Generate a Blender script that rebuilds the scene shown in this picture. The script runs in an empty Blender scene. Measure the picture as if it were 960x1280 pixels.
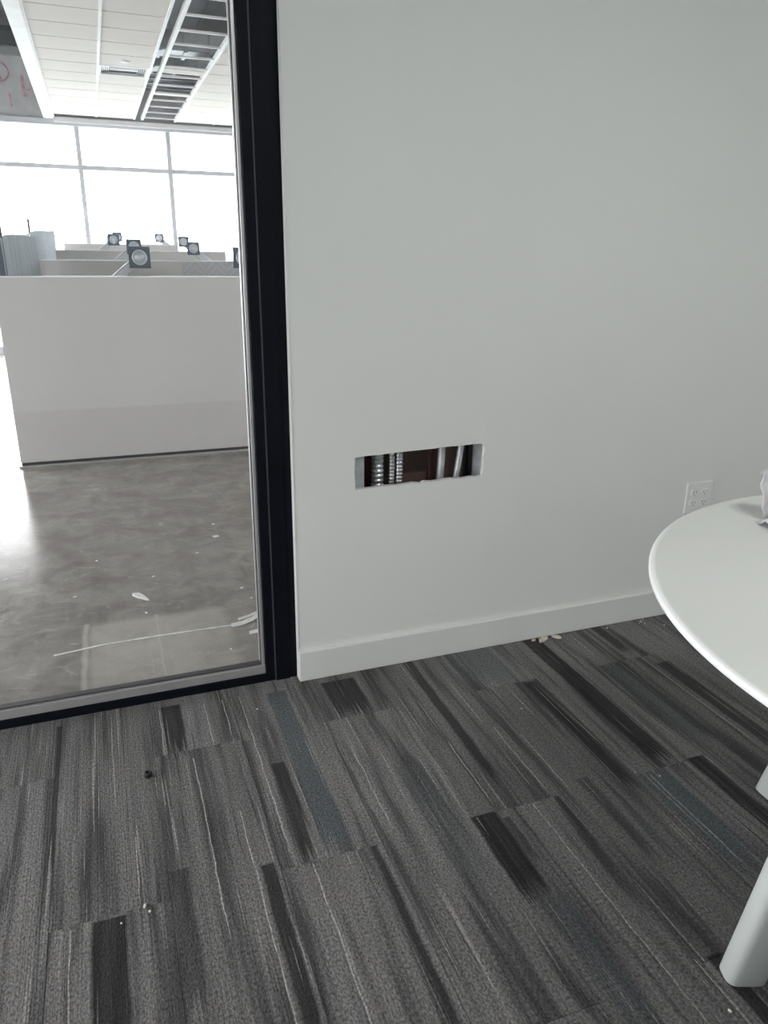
import bpy, bmesh, math, random
from mathutils import Vector, Matrix
random.seed(7)
S = bpy.context.scene
COL = S.collection
# ------------------------------------------------------------------ camera
CAM_H = 1.27
cam_d = bpy.data.cameras.new('camera'); cam = bpy.data.objects.new('camera', cam_d); COL.objects.link(cam)
S.camera = cam
_r = Vector((0.93682, -0.34816, 0.01128)); _u = Vector((0.10512, 0.31243, 0.94410))
_r.normalize(); _u = (_u - _r * _u.dot(_r)).normalized(); _b = _r.cross(_u)
cam.matrix_world = Matrix(((_r.x, _u.x, _b.x, 0), (_r.y, _u.y, _b.y, 0), (_r.z, _u.z, _b.z, CAM_H), (0, 0, 0, 1)))
cam_d.sensor_fit = 'VERTICAL'; cam_d.sensor_height = 36.0; cam_d.lens = 36.0 * 928.0 / 1280.0
cam_d.clip_start = 0.02; cam_d.clip_end = 500
# ------------------------------------------------------------------ world, exposure
W = bpy.data.worlds.new('overcast_sky'); S.world = W; W.use_nodes = True
_bg = W.node_tree.nodes['Background']; _bg.inputs[0].default_value = (0.972, 0.955, 0.975, 1); _bg.inputs[1].default_value = 6.7
VS = S.view_settings
VS.view_transform = 'Standard'; VS.look = 'None'; VS.exposure = 0.92; VS.gamma = 1.0; VS.use_curve_mapping = False
try:
    S.cycles.max_bounces = 14; S.cycles.diffuse_bounces = 8; S.cycles.glossy_bounces = 6
    S.cycles.transparent_max_bounces = 24; S.cycles.sample_clamp_indirect = 8.0
    S.cycles.caustics_reflective = False; S.cycles.caustics_refractive = False
except Exception:
    pass
def portal(name, loc, rot, sx, sy):
    l = bpy.data.lights.new(name, 'AREA'); l.shape = 'RECTANGLE'; l.size = sx; l.size_y = sy
    l.cycles.is_portal = True
    o = bpy.data.objects.new(name, l); COL.objects.link(o); o.location = loc; o.rotation_euler = rot
PI = math.pi
# place constants (metres; camera stands at x=0, y=0)
WY = 1.99                       # face of the white wall
RX0, RX1, RY0 = -2.4, 3.0, -2.6 # carpeted room
CEIL = 2.74
FY = 10.7                       # facade of the open office
OX0, OX1 = -4.5, 7.0
portal('facade_portal', ((OX0 + OX1) / 2, FY + 0.12, 1.36), (-PI / 2, 0, 0), OX1 - OX0, 2.7)
portal('office_side_portal', (OX0 - 0.12, 6.5, 1.36), (0, -PI / 2, 0), 2.7, 8.0)
WYA, WYB, WZ1 = -0.25, 1.85, 1.62  # window in the room's left wall
portal('room_portal', (RX0 - 0.12, (WYA + WYB) / 2, (WZ1 + .1) / 2), (0, -PI / 2, 0), WZ1 - .1, WYB - WYA)

# ------------------------------------------------------------------ helpers
def tag(o, label=None, cat=None, group=None, kind=None):
    if label: o['label'] = label
    if cat: o['category'] = cat
    if group: o['group'] = group
    if kind: o['kind'] = kind
    return o
def empty(name, loc=(0, 0, 0), rz=0.0):
    o = bpy.data.objects.new(name, None); COL.objects.link(o); o.location = loc; o.rotation_euler = (0, 0, rz)
    o.empty_display_size = 0.05
    return o
class MB:
    def __init__(s): s.v = []; s.f = []; s.sm = []
    def add(s, vs, fs, smooth=False):
        n = len(s.v); s.v += [tuple(v) for v in vs]
        for f in fs: s.f.append(tuple(i + n for i in f)); s.sm.append(smooth)
        return s
    def box(s, x0, x1, y0, y1, z0, z1):
        vs = [(x, y, z) for x in (x0, x1) for y in (y0, y1) for z in (z0, z1)]
        return s.add(vs, [(0, 1, 3, 2), (4, 6, 7, 5), (0, 4, 5, 1), (2, 3, 7, 6), (0, 2, 6, 4), (1, 5, 7, 3)])
    def rings(s, rings, cap=True, smooth=True, closed=False):
        n = len(rings[0]); vs = [p for r in rings for p in r]; fs = []
        m = len(rings)
        for i in range(m if closed else m - 1):
            for j in range(n):
                a = i * n + j; b = i * n + (j + 1) % n; c = ((i + 1) % m) * n + (j + 1) % n; d = ((i + 1) % m) * n + j
                fs.append((a, b, c, d))
        s.add(vs, fs, smooth)
        if cap and not closed:
            s.add(rings[0], [tuple(reversed(range(n)))]); s.add(rings[-1], [tuple(range(n))])
        return s
    def tube(s, pts, rad, n=12, cap=True):
        pts = [Vector(p) for p in pts]; rs = []
        rad = rad if isinstance(rad, (list, tuple)) else [rad] * len(pts)
        ref = None
        for i, p in enumerate(pts):
            t = (pts[min(i + 1, len(pts) - 1)] - pts[max(i - 1, 0)]).normalized()
            if ref is None: ref = Vector((1, 0, 0)) if abs(t.x) < 0.8 else Vector((0, 1, 0))
            a = (ref - t * ref.dot(t)).normalized(); b = t.cross(a); ref = a
            rs.append([p + (a * math.cos(k * 2 * PI / n) + b * math.sin(k * 2 * PI / n)) * rad[i] for k in range(n)])
        return s.rings(rs, cap)
    def lathe(s, prof, axis_o=(0, 0, 0), ax=Vector((0, 0, 1)), n=32, cap=True, closed=False):
        ax = Vector(ax).normalized(); a = ax.orthogonal().normalized(); b = ax.cross(a); o = Vector(axis_o)
        rs = [[o + ax * h + (a * math.cos(k * 2 * PI / n) + b * math.sin(k * 2 * PI / n)) * r for k in range(n)] for r, h in prof]
        return s.rings(rs, cap, True, closed)
    def prism(s, poly, z0, z1, M=None):
        n = len(poly); vs = [Vector((x, y, z)) for z in (z0, z1) for x, y in poly]
        if M is not None: vs = [M @ v for v in vs]
        fs = [tuple(reversed(range(n))), tuple(range(n, 2 * n))] + [(i, (i + 1) % n, n + (i + 1) % n, n + i) for i in range(n)]
        return s.add(vs, fs)
    def mesh(s, name):
        me = bpy.data.meshes.new(name); me.from_pydata(s.v, [], s.f)
        bm = bmesh.new(); bm.from_mesh(me); bmesh.ops.recalc_face_normals(bm, faces=bm.faces); bm.to_mesh(me); bm.free()
        me.polygons.foreach_set('use_smooth', s.sm); me.update()
        return me
    def build(s, name, mat, parent=None, bevel=0.0, seg=2, shared=False):
        o = bpy.data.objects.new(name, s.mesh(name)); COL.objects.link(o); o.data.materials.append(mat)
        if parent: o.parent = parent
        if bevel:
            m = o.modifiers.new('bevel', 'BEVEL'); m.width = bevel; m.segments = seg; m.limit_method = 'ANGLE'; m.angle_limit = math.radians(40)
        return o
def copy(o, parent=None):
    c = o.copy(); COL.objects.link(c)
    if parent: c.parent = parent
    return c
def copy_tree(o, parent=None):
    c = copy(o, parent)
    for ch in list(o.children): copy_tree(ch, c)
    return c

# ------------------------------------------------------------------ materials
class NT:
    def __init__(s, name):
        s.m = bpy.data.materials.new(name); s.m.use_nodes = True; s.t = s.m.node_tree; s.n = s.t.nodes; s.l = s.t.links
        s.b = s.n.get('Principled BSDF'); s.out = s.n.get('Material Output')
    def node(s, typ, **kw):
        n = s.n.new(typ)
        for k, v in kw.items(): setattr(n, k, v)
        return n
    def put(s, sock, v):
        if isinstance(v, bpy.types.NodeSocket): s.l.new(v, sock)
        else: sock.default_value = v
    def math(s, op, a, b=None, c=None, clamp=False):
        n = s.node('ShaderNodeMath', operation=op, use_clamp=clamp); s.put(n.inputs[0], a)
        if b is not None: s.put(n.inputs[1], b)
        if c is not None: s.put(n.inputs[2], c)
        return n.outputs[0]
    def coord(s, what='Object'): return s.node('ShaderNodeTexCoord').outputs[what]
    def mapping(s, v, sc=(1, 1, 1), loc=(0, 0, 0)):
        n = s.node('ShaderNodeMapping'); s.put(n.inputs[0], v); n.inputs['Scale'].default_value = sc; n.inputs['Location'].default_value = loc
        return n.outputs[0]
    def noise(s, v, scale=5, detail=3, rough=0.5, dist=0.0):
        n = s.node('ShaderNodeTexNoise'); s.put(n.inputs['Vector'], v); n.inputs['Scale'].default_value = scale
        n.inputs['Detail'].default_value = detail; n.inputs['Roughness'].default_value = rough; n.inputs['Distortion'].default_value = dist
        return n.outputs[0]
    def ramp(s, f, stops, interp='LINEAR'):
        n = s.node('ShaderNodeValToRGB'); s.put(n.inputs[0], f); e = n.color_ramp.elements; n.color_ramp.interpolation = interp
        while len(e) < len(stops): e.new(0.5)
        for i, (p, c) in enumerate(stops):
            e[i].position = p; e[i].color = (c[0], c[1], c[2], 1) if len(c) == 3 else c
        return n.outputs[0]
    def mix(s, f, a, b, mode='MIX'):
        n = s.node('ShaderNodeMix', data_type='RGBA', blend_type=mode); s.put(n.inputs[0], f)
        for i, v in ((6, a), (7, b)):
            s.put(n.inputs[i], v if isinstance(v, bpy.types.NodeSocket) else (v[0], v[1], v[2], 1))
        return n.outputs[2]
    def bump(s, h, strength=0.2, dist=0.002):
        n = s.node('ShaderNodeBump'); s.put(n.inputs['Height'], h); n.inputs['Strength'].default_value = strength; n.inputs['Distance'].default_value = dist
        s.l.new(n.outputs[0], s.b.inputs['Normal'])
    def set(s, col=None, rough=None, metal=None, spec=None):
        if col is not None: s.put(s.b.inputs['Base Color'], col if isinstance(col, bpy.types.NodeSocket) else (col[0], col[1], col[2], 1))
        if rough is not None: s.put(s.b.inputs['Roughness'], rough)
        if metal is not None: s.b.inputs['Metallic'].default_value = metal
        if spec is not None: s.b.inputs['Specular IOR Level'].default_value = spec
        return s
def simple(name, col, rough=0.5, metal=0.0, var=0.06, scale=8, bump=0.0, bscale=120, spec=0.5):
    n = NT(name); c = n.coord()
    f = n.noise(c, scale, 4)
    lo = [max(0, x * (1 - var)) for x in col]; hi = [min(1, x * (1 + var)) for x in col]
    n.set(n.ramp(f, [(0.3, lo), (0.7, hi)]), rough, metal, spec)
    if bump: n.bump(n.noise(c, bscale, 3), bump, 0.001)
    return n.m
M = {}
M['wall'] = simple('wall_paint', (0.765, 0.78, 0.755), 0.55, var=0.012, scale=3, bump=0.08, bscale=220)
M['base'] = simple('baseboard_paint', (0.73, 0.74, 0.72), 0.42, var=0.02, scale=6)
M['white'] = simple('white_paint', (0.78, 0.78, 0.76), 0.6, var=0.02)
M['gypsum'] = simple('cut_gypsum', (0.80, 0.80, 0.78), 0.9, var=0.08, scale=60, bump=0.6, bscale=300)
M['kraft'] = simple('brown_paper_backing', (0.125, 0.082, 0.070), 0.85, var=0.2, scale=9, bump=0.1)
M['galv'] = simple('galvanised_steel', (0.60, 0.63, 0.65), 0.4, 0.35, var=0.18, scale=30)
M['conduit'] = simple('flexible_steel_conduit', (0.66, 0.68, 0.71), 0.3, 0.8, var=0.12, scale=40)
M['black_frame'] = simple('black_powder_coat', (0.0045, 0.0055, 0.010), 0.5, var=0.15, scale=20, bump=0.05, spec=0.12)
M['cable'] = simple('black_cable_jacket', (0.008, 0.010, 0.016), 0.35)
M['alu'] = simple('satin_aluminium', (0.62, 0.61, 0.61), 0.32, 0.7, var=0.05, scale=15)
M['gasket'] = simple('dark_gasket', (0.05, 0.05, 0.055), 0.6)
M['table'] = simple('white_table_laminate', (0.76, 0.775, 0.75), 0.38, var=0.015, scale=4)
M['table_edge'] = simple('white_table_edge', (0.86, 0.87, 0.87), 0.3, var=0.01)
M['leg'] = simple('grey_white_table_leg', (0.50, 0.53, 0.52), 0.4, var=0.02)
M['plate'] = simple('white_outlet_plastic', (0.80, 0.80, 0.79), 0.35, var=0.01)
M['slot'] = simple('socket_slot', (0.10, 0.10, 0.10), 0.6)
M['bushing'] = simple('black_rubber', (0.012, 0.013, 0.016), 0.45)
M['chip'] = simple('plaster_chip', (0.62, 0.56, 0.47), 0.9, var=0.2, scale=80)
M['chip_white'] = simple('white_plaster_chip', (0.75, 0.75, 0.73), 0.9, var=0.1, scale=80)
M['panel'] = simple('office_panel_laminate', (0.60, 0.585, 0.58), 0.5, var=0.02, scale=2)
M['panel_trim'] = simple('panel_trim', (0.80, 0.82, 0.83), 0.35, 0.2)
M['panel_dark'] = simple('dark_shadow_gap', (0.045, 0.045, 0.05), 0.6)
M['desk'] = simple('white_desk_laminate', (0.72, 0.73, 0.73), 0.4)
M['arm'] = simple('silver_monitor_arm', (0.55, 0.58, 0.62), 0.35, 0.4)
M['vesa'] = simple('dark_mount_plate', (0.06, 0.085, 0.125), 0.45, 0.2)
M['ring'] = simple('grey_mount_ring', (0.58, 0.64, 0.68), 0.4, 0.2)
M['tile'] = simple('ceiling_tile', (0.81, 0.765, 0.71), 0.9, var=0.03, scale=3, bump=0.15, bscale=200)
M['tee'] = simple('white_grid_bar', (0.84, 0.83, 0.81), 0.5)
M['duct'] = simple('dark_duct_wrap', (0.05, 0.055, 0.06), 0.6, 0.0, var=0.3, scale=3)
M['duct_lt'] = simple('galvanised_duct', (0.42, 0.44, 0.45), 0.45, 0.5, var=0.2, scale=5)
M['mullion'] = simple('grey_mullion', (0.50, 0.51, 0.54), 0.45, 0.0)
M['red'] = simple('red_marking_paint', (0.43, 0.25, 0.26), 0.9, var=0.3, scale=25)
M['ext'] = simple('outside_ground', (0.45, 0.50, 0.52), 0.9, var=0.35, scale=0.15)
M['bldg'] = simple('pale_facade', (0.30, 0.38, 0.46), 0.7, var=0.05)
M['bldg_band'] = simple('pale_spandrel', (0.62, 0.66, 0.70), 0.6)
M['rail'] = simple('pale_rail', (0.55, 0.57, 0.58), 0.4, 0.3)
M['post'] = simple('dark_post', (0.05, 0.055, 0.07), 0.5)
M['slab'] = simple('ceiling_slab_concrete', (0.27, 0.27, 0.265), 0.9, var=0.25, scale=1.5, bump=0.3, bscale=40)

def m_beam():
    n = NT('patched_concrete'); c = n.coord()
    a = n.noise(c, 2.2, 6, 0.6); b = n.noise(c, 9, 4, 0.6, 0.6)
    col = n.ramp(a, [(0.3, (0.36, 0.355, 0.36)), (0.55, (0.47, 0.46, 0.46)), (0.75, (0.58, 0.56, 0.555))])
    col = n.mix(n.ramp(b, [(0.62, (0, 0, 0)), (0.72, (0.5, 0.5, 0.5))]), col, (0.52, 0.36, 0.36))
    n.set(col, 0.9); n.bump(b, 0.3, 0.01); return n.m
M['beam'] = m_beam()
def m_screen():
    n = NT('streaky_protective_sheet'); c = n.mapping(n.coord(), (9, 9, 0.5))
    f = n.noise(c, 2.0, 5, 0.6)
    n.set(n.ramp(f, [(0.3, (0.28, 0.32, 0.36)), (0.7, (0.40, 0.445, 0.475))]), 0.9, 0, 0.1); return n.m
M['screen'] = m_screen()
def m_glass(name, tint, base):
    n = NT(name); n.n.remove(n.b)
    lw = n.node('ShaderNodeLayerWeight'); lw.inputs[0].default_value = 0.5
    p = n.math('POWER', lw.outputs['Facing'], 5.0); fr = n.math('MULTIPLY_ADD', p, 0.9, base, clamp=True)
    tr = n.node('ShaderNodeBsdfTransparent'); tr.inputs[0].default_value = (*tint, 1)
    gl = n.node('ShaderNodeBsdfGlossy'); gl.inputs['Roughness'].default_value = 0.0
    gl.inputs['Color'].default_value = (1, 1, 1, 1)
    mx = n.node('ShaderNodeMixShader'); n.l.new(fr, mx.inputs[0]); n.l.new(tr.outputs[0], mx.inputs[1]); n.l.new(gl.outputs[0], mx.inputs[2])
    n.l.new(mx.outputs[0], n.out.inputs['Surface']); return n.m
M['glass'] = m_glass('clear_glass', (0.955, 0.965, 0.965), 0.045)
M['facade_glass'] = m_glass('facade_glass', (0.955, 0.96, 0.955), 0.05)
def m_concrete():
    n = NT('polished_concrete'); c = n.coord()
    big = n.noise(c, 0.9, 6, 0.62, 0.8); mid = n.noise(n.mapping(c, (1, 1.1, 1)), 6.0, 8, 0.72, 0.6); fine = n.noise(c, 70, 4, 0.7)
    col = n.ramp(n.math('ADD', n.math('MULTIPLY', big, 0.45), n.math('MULTIPLY', mid, 0.55)),
                 [(0.32, (0.115, 0.104, 0.092)), (0.46, (0.205, 0.188, 0.169)), (0.58, (0.285, 0.265, 0.242)), (0.70, (0.42, 0.40, 0.37))])
    col = n.mix(n.ramp(fine, [(0.64, (0, 0, 0)), (0.74, (0.35, 0.35, 0.35))]), col, (0.42, 0.41, 0.39))
    dust = n.noise(n.mapping(c, (4, 7, 1), (3.1, 1.7, 0)), 1.8, 8, 0.8, 1.4)
    col = n.mix(n.ramp(dust, [(0.56, (0, 0, 0)), (0.70, (0.6, 0.6, 0.6))]), col, (0.50, 0.48, 0.45))
    sp = n.node('ShaderNodeSeparateXYZ'); n.l.new(c, sp.inputs[0])
    wb_ = n.math('MULTIPLY_ADD', n.math('SUBTRACT', n.noise(c, 9, 3), 0.5), 0.02, 0.0)
    X = n.math('ADD', sp.outputs[0], wb_); Y = n.math('ADD', sp.outputs[1], wb_)
    def rect(x0, x1, y0, y1, e):
        dx = n.math('SUBTRACT', (x1 - x0) / 2, n.math('ABSOLUTE', n.math('SUBTRACT', X, (x0 + x1) / 2)))
        dy = n.math('SUBTRACT', (y1 - y0) / 2, n.math('ABSOLUTE', n.math('SUBTRACT', Y, (y0 + y1) / 2)))
        return n.math('MULTIPLY', n.math('DIVIDE', dx, e, clamp=True), n.math('DIVIDE', dy, e, clamp=True))
    # dusty rectangle left where something stood, with two paler lines
    pm_ = n.math('MULTIPLY', rect(-0.165, 0.34, 2.07, 2.60, 0.035), 0.55)
    pm_ = n.math('MAXIMUM', pm_, n.math('MULTIPLY', rect(-0.175, -0.145, 2.07, 2.60, 0.012), 0.85))
    pm_ = n.math('MAXIMUM', pm_, n.math('MULTIPLY', rect(0.070, 0.092, 2.07, 2.60, 0.009), 0.80))
    pm_ = n.math('MULTIPLY', pm_, n.math('MULTIPLY_ADD', mid, 0.7, 0.5))
    col = n.mix(pm_, col, (0.47, 0.445, 0.405))
    rg = n.ramp(mid, [(0.3, (0.13, 0.13, 0.13)), (0.7, (0.26, 0.26, 0.26))])
    n.set(col, rg, 0, 0.5); n.bump(n.noise(c, 14, 5, 0.6), 0.06, 0.004); return n.m
M['concrete'] = m_concrete()

# carpet planks: woven stripes that run along y. The bands and pale yarn lines listed are the ones woven into the visible planks
COLW, LEN, CX0 = 0.2335, 0.98, 0.0135
DARK = [ # x0, x1, y0, y1, strength
 (0.043, 0.108, 1.746, 1.98, .95), (-0.236, -0.214, 1.42, 1.98, .85), (-0.144, -0.072, 0.80, 1.258, 1.0), (0.015, 0.062, 1.00, 1.34, .6),
 (0.525, 0.640, 1.757, 1.95, .95), (0.295, 0.340, 1.268, 1.62, .9), (0.200, 0.240, 0.78, 1.29, .9), (0.443, 0.470, 0.60, 1.262, .85),
 (0.700, 0.775, 1.00, 1.268, 1.0), (0.775, 0.80, 1.08, 1.24, .7), (1.122, 1.168, 1.21, 1.742, .9), (1.258, 1.330, 1.278, 1.98, 1.0), (1.54, 1.59, 1.78, 1.98, .9),
 (1.345, 1.405, 0.80, 1.27, 1.0), (0.812, 0.850, 1.35, 1.98, .85), (0.96, 1.00, 0.3, 0.78, 1.0), (1.60, 1.66, 1.2, 1.70, .8), (1.47, 1.51, 1.3, 1.98, .55),
 (0.66, 0.70, 1.76, 1.98, .7), (1.02, 1.06, 1.0, 1.3, .5), (0.24, 0.27, 1.5, 1.74, .5), (0.56, 0.60, 0.5, 0.78, .7)]
TEAL = [(0.355, 0.418, 1.268, 1.95, .9), (1.18, 1.27, 0.90, 1.262, .8), (0.96, 1.13, 1.75, 1.98, .5), (1.42, 1.5, 1.3, 1.74, .5), (0.60, 0.68, 1.05, 1.5, .35), (0.74, 0.80, 0.6, 1.0, .5)]
LITE = [(-0.047, 1.267, 1.47), (0.172, 1.744, 1.96), (0.044, 1.752, 1.97), (0.277, 1.276, 1.965), (0.193, 0.85, 1.475), (0.316, 0.80, 1.259), (0.778, 1.275, 1.55),
 (0.872, 0.60, 1.26), (0.929, 1.253, 1.567), (0.987, 1.257, 1.515), (1.446, 1.808, 1.97), (1.584, 1.24, 1.748), (0.940, 0.40, 0.783), (-0.179, 0.95, 1.254), (0.113, 1.154, 1.714),
 (0.52, 1.30, 1.62), (0.226, 1.74, 1.96), (1.215, 0.95, 1.25)]
def m_carpet():
    n = NT('striped_carpet'); g = n.node('ShaderNodeNewGeometry').outputs['Position']
    oi = n.node('ShaderNodeObjectInfo'); rnd = oi.outputs['Random']
    sp = n.node('ShaderNodeSeparateXYZ'); n.l.new(g, sp.inputs[0]); X, Y = sp.outputs[0], sp.outputs[1]
    cb = lambda x, y, z=0.0: (lambda c: (n.put(c.inputs[0], x), n.put(c.inputs[1], y), n.put(c.inputs[2], z), c.outputs[0])[3])(n.node('ShaderNodeCombineXYZ'))
    zo = n.math('MULTIPLY', rnd, 91.0)
    # ragged yarn ends: every yarn (about 2 mm) is shifted along y by its own amount
    yarn = n.noise(cb(n.math('MULTIPLY', X, 330.0), 0.0, zo), 1.0, 1)
    yj = n.math('MULTIPLY_ADD', n.math('SUBTRACT', yarn, 0.5), 0.22, Y)
    wob = n.noise(cb(n.math('MULTIPLY', X, 8.0), n.math('MULTIPLY', Y, 14.0), zo), 1.0, 3)
    xj = n.math('MULTIPLY_ADD', n.math('SUBTRACT', wob, 0.5), 0.010, X)
    n1 = n.noise(cb(n.math('MULTIPLY', xj, 26.0), n.math('MULTIPLY', yj, 1.5), zo), 1.0, 2, 0.6)
    n2 = n.noise(cb(n.math('MULTIPLY', xj, 75.0), n.math('MULTIPLY', yj, 1.8), n.math('ADD', zo, 17.0)), 1.0, 2, 0.5)
    base = n.ramp(n1, [(0.26, (0.050, 0.050, 0.052)), (0.38, (0.130, 0.127, 0.127)), (0.48, (0.240, 0.232, 0.229)), (0.62, (0.300, 0.290, 0.285)), (0.75, (0.155, 0.166, 0.172))])
    base = n.mix(n.ramp(n2, [(0.30, (0.75, 0.75, 0.75)), (0.40, (0, 0, 0))]), base, (0.062, 0.063, 0.066))
    tone = n.math('MULTIPLY_ADD', rnd, 0.30, 0.78)
    base = n.mix(1.0, base, n.ramp(tone, [(0, (0, 0, 0)), (1, (1, 1, 1))]), 'MULTIPLY')
    def boxmask(x0, x1, y0, y1, st, ex=0.004, ey=0.02, hard_top=True):
        cxm, hw = (x0 + x1) / 2, (x1 - x0) / 2; cym, hh = (y0 + y1) / 2, (y1 - y0) / 2
        dx = n.math('SUBTRACT', hw, n.math('ABSOLUTE', n.math('SUBTRACT', xj, cxm)))
        # joint ends are straight (upper end), the other end is ragged
        dy1 = n.math('SUBTRACT', y1, Y); dy0 = n.math('SUBTRACT', yj, y0)
        a = n.math('DIVIDE', dx, ex, clamp=True); b = n.math('DIVIDE', dy1, 0.004, clamp=True); c = n.math('DIVIDE', dy0, ey, clamp=True)
        return n.math('MULTIPLY', n.math('MULTIPLY', a, b), n.math('MULTIPLY', c, st))
    def merge(lst):
        o = None
        for m in lst: o = m if o is None else n.math('MAXIMUM', o, m)
        return o
    col = n.mix(merge([boxmask(*t, ey=0.05) for t in TEAL]), base, (0.115, 0.138, 0.148))
    vary = n.math('MULTIPLY_ADD', n2, 0.8, 0.55, clamp=True)
    col = n.mix(n.math('MULTIPLY', merge([boxmask(*t, ex=0.008, ey=0.035) for t in DARK]), vary), col, (0.016, 0.0155, 0.0165))
    br = n.noise(cb(n.math('MULTIPLY', X, 700.0), n.math('MULTIPLY', Y, 220.0), 0.0), 1.0, 2)
    lm = merge([boxmask(x - 0.0019, x + 0.0019, y0, y1, 0.85, ex=0.0012, ey=0.03) for x, y0, y1 in LITE])
    # further pale yarns in short runs
    ly = n.noise(cb(n.math('MULTIPLY', X, 150.0), n.math('MULTIPLY', yj, 2.6), n.math('ADD', zo, 41.0)), 1.0, 1)
    lm2 = n.ramp(ly, [(0.67, (0, 0, 0)), (0.74, (0.5, 0.5, 0.5))])
    lm = n.math('MAXIMUM', lm, lm2)
    col = n.mix(n.math('MULTIPLY', lm, n.math('MULTIPLY_ADD', br, 0.9, 0.35, clamp=True)), col, (0.78, 0.75, 0.70))
    fn = n.noise(cb(n.math('MULTIPLY', X, 230.0), n.math('MULTIPLY', Y, 150.0), 3.0), 1.0, 3, 0.7)
    col = n.mix(1.0, col, n.ramp(fn, [(0.33, (0.22, 0.22, 0.22)), (0.5, (0.62, 0.62, 0.62)), (0.66, (1.0, 1.0, 1.0))]), 'MULTIPLY')
    n.set(col, 0.88, 0, 0.25)
    n.b.inputs['Sheen Weight'].default_value = 0.13; n.b.inputs['Sheen Roughness'].default_value = 0.4
    n.bump(n.math('ADD', fn, n.math('MULTIPLY', yarn, 0.5)), 1.0, 0.004)
    return n.m
M['carpet'] = m_carpet()
def m_chevron():
    n = NT('zigzag_panel'); c = n.coord(); sp = n.node('ShaderNodeSeparateXYZ'); n.l.new(c, sp.inputs[0])
    tri = n.math('PINGPONG', sp.outputs[0], 0.085)
    st = n.math('PINGPONG', n.math('SUBTRACT', sp.outputs[2], tri), 0.028)
    m = n.ramp(n.math('DIVIDE', st, 0.028), [(0.35, (0, 0, 0)), (0.55, (1, 1, 1))])
    n.set(n.mix(m, (0.55, 0.56, 0.58), (0.49, 0.50, 0.525)), 0.7); return n.m  # faint two-tone zigzag in the board colour
M['chevron'] = m_chevron()
def m_plastic():
    n = NT('clear_plastic_bag'); n.set((0.88, 0.87, 0.90), 0.25)
    n.b.inputs['Transmission Weight'].default_value = 0.25; n.b.inputs['Alpha'].default_value = 0.82
    n.bump(n.noise(n.coord(), 60, 4, 0.7, 1.0), 0.6, 0.004); return n.m
M['bag'] = m_plastic()

# ================================================================== carpeted room shell
fl = MB().box(RX0, RX1, RY0, WY + 0.10, -0.10, -0.006).build('floor', M['panel_dark']); tag(fl, kind='structure')
pm = MB(); g = 0.0006
pm.box(g, COLW - g, g, LEN - g, -0.0065, 0.0)
plank_me = pm.mesh('carpet_plank'); plank_me.materials.append(M['carpet'])
cut = {}
def plank(x, y0, y1, x1):
    key = (round(y1 - y0, 3), round(x1 - x, 3))
    if key == (round(LEN, 3), round(COLW, 3)): me = plank_me
    elif key in cut: me = cut[key]
    else:
        me = MB().box(g, x1 - x - g, g, y1 - y0 - g, -0.0065, 0.0).mesh('carpet_plank'); me.materials.append(M['carpet']); cut[key] = me
    o = bpy.data.objects.new('carpet_plank', me); COL.objects.link(o); o.location = (x, y0, 0); o.parent = fl
i0 = int(math.floor((RX0 - CX0) / COLW))
i = i0
while CX0 + i * COLW < RX1:
    x = max(RX0, CX0 + i * COLW); xe = min(RX1, CX0 + (i + 1) * COLW)
    j = (1.75 if i % 2 == 0 else 1.262)
    # joints at j + k*LEN
    k = int(math.floor((RY0 - j) / LEN)); ymax = WY + (0.03 if CX0 + i * COLW < 0.47 else 0.0)
    while j + k * LEN < ymax:
        a = max(RY0, j + k * LEN); b = min(ymax, j + (k + 1) * LEN)
        if b - a > 0.01 and xe - x > 0.01: plank(x, a, b, xe)
        k += 1
    i += 1

# white wall with the cut opening
def wall_with_hole():
    X0, X1 = 0.472, RX1
    hole = [(0.657, 0.608), (0.700, 0.6075), (0.742, 0.610), (0.80, 0.6085), (0.842, 0.6115), (0.868, 0.6075), (0.880, 0.6120), (0.905, 0.6095), (0.962, 0.6130), (1.010, 0.6095), (1.040, 0.6125), (1.060, 0.6095), (1.077, 0.6115),
            (1.080, 0.640), (1.0775, 0.668), (1.081, 0.695), (1.079, 0.716), (1.045, 0.7172), (0.99, 0.7155), (0.93, 0.7160), (0.915, 0.7135), (0.86, 0.7125), (0.79, 0.7110), (0.73, 0.7085), (0.690, 0.7080), (0.656, 0.7055), (0.6545, 0.665), (0.656, 0.635)]
    bm = bmesh.new()
    def loop(ps):
        vs = [bm.verts.new((x, WY, z)) for x, z in ps]
        return [bm.edges.new((vs[i], vs[(i + 1) % len(vs)])) for i in range(len(vs))]
    es = loop([(X0, 0.0), (X1, 0.0), (X1, CEIL), (X0, CEIL)]) + loop(hole)
    r = bmesh.ops.triangle_fill(bm, edges=es, use_beauty=True, use_dissolve=False)
    faces = [f for f in r['geom'] if isinstance(f, bmesh.types.BMFace)]
    ex = bmesh.ops.extrude_face_region(bm, geom=faces)
    bmesh.ops.translate(bm, vec=(0, 0.016, 0), verts=[v for v in ex['geom'] if isinstance(v, bmesh.types.BMVert)])
    bmesh.ops.recalc_face_normals(bm, faces=bm.faces)
    me = bpy.data.meshes.new('wall_front'); bm.to_mesh(me)
    me.materials.append(M['wall']); me.materials.append(M['gypsum']); me.materials.append(M['kraft'])
    for p in me.polygons:
        c = p.center
        if p.normal.y > 0.9: p.material_index = 2
        elif abs(p.normal.y) < 0.5 and 0.6 < c.x < 1.1 and 0.58 < c.z < 0.73: p.material_index = 1
    bm.free()
    o = bpy.data.objects.new('wall_front', me); COL.objects.link(o); return o
wf = wall_with_hole(); tag(wf, kind='structure')
MB().box(0.4722, 0.485, WY + 0.016, 2.115, 0, CEIL).build('wall_end', M['wall'], wf)
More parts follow.
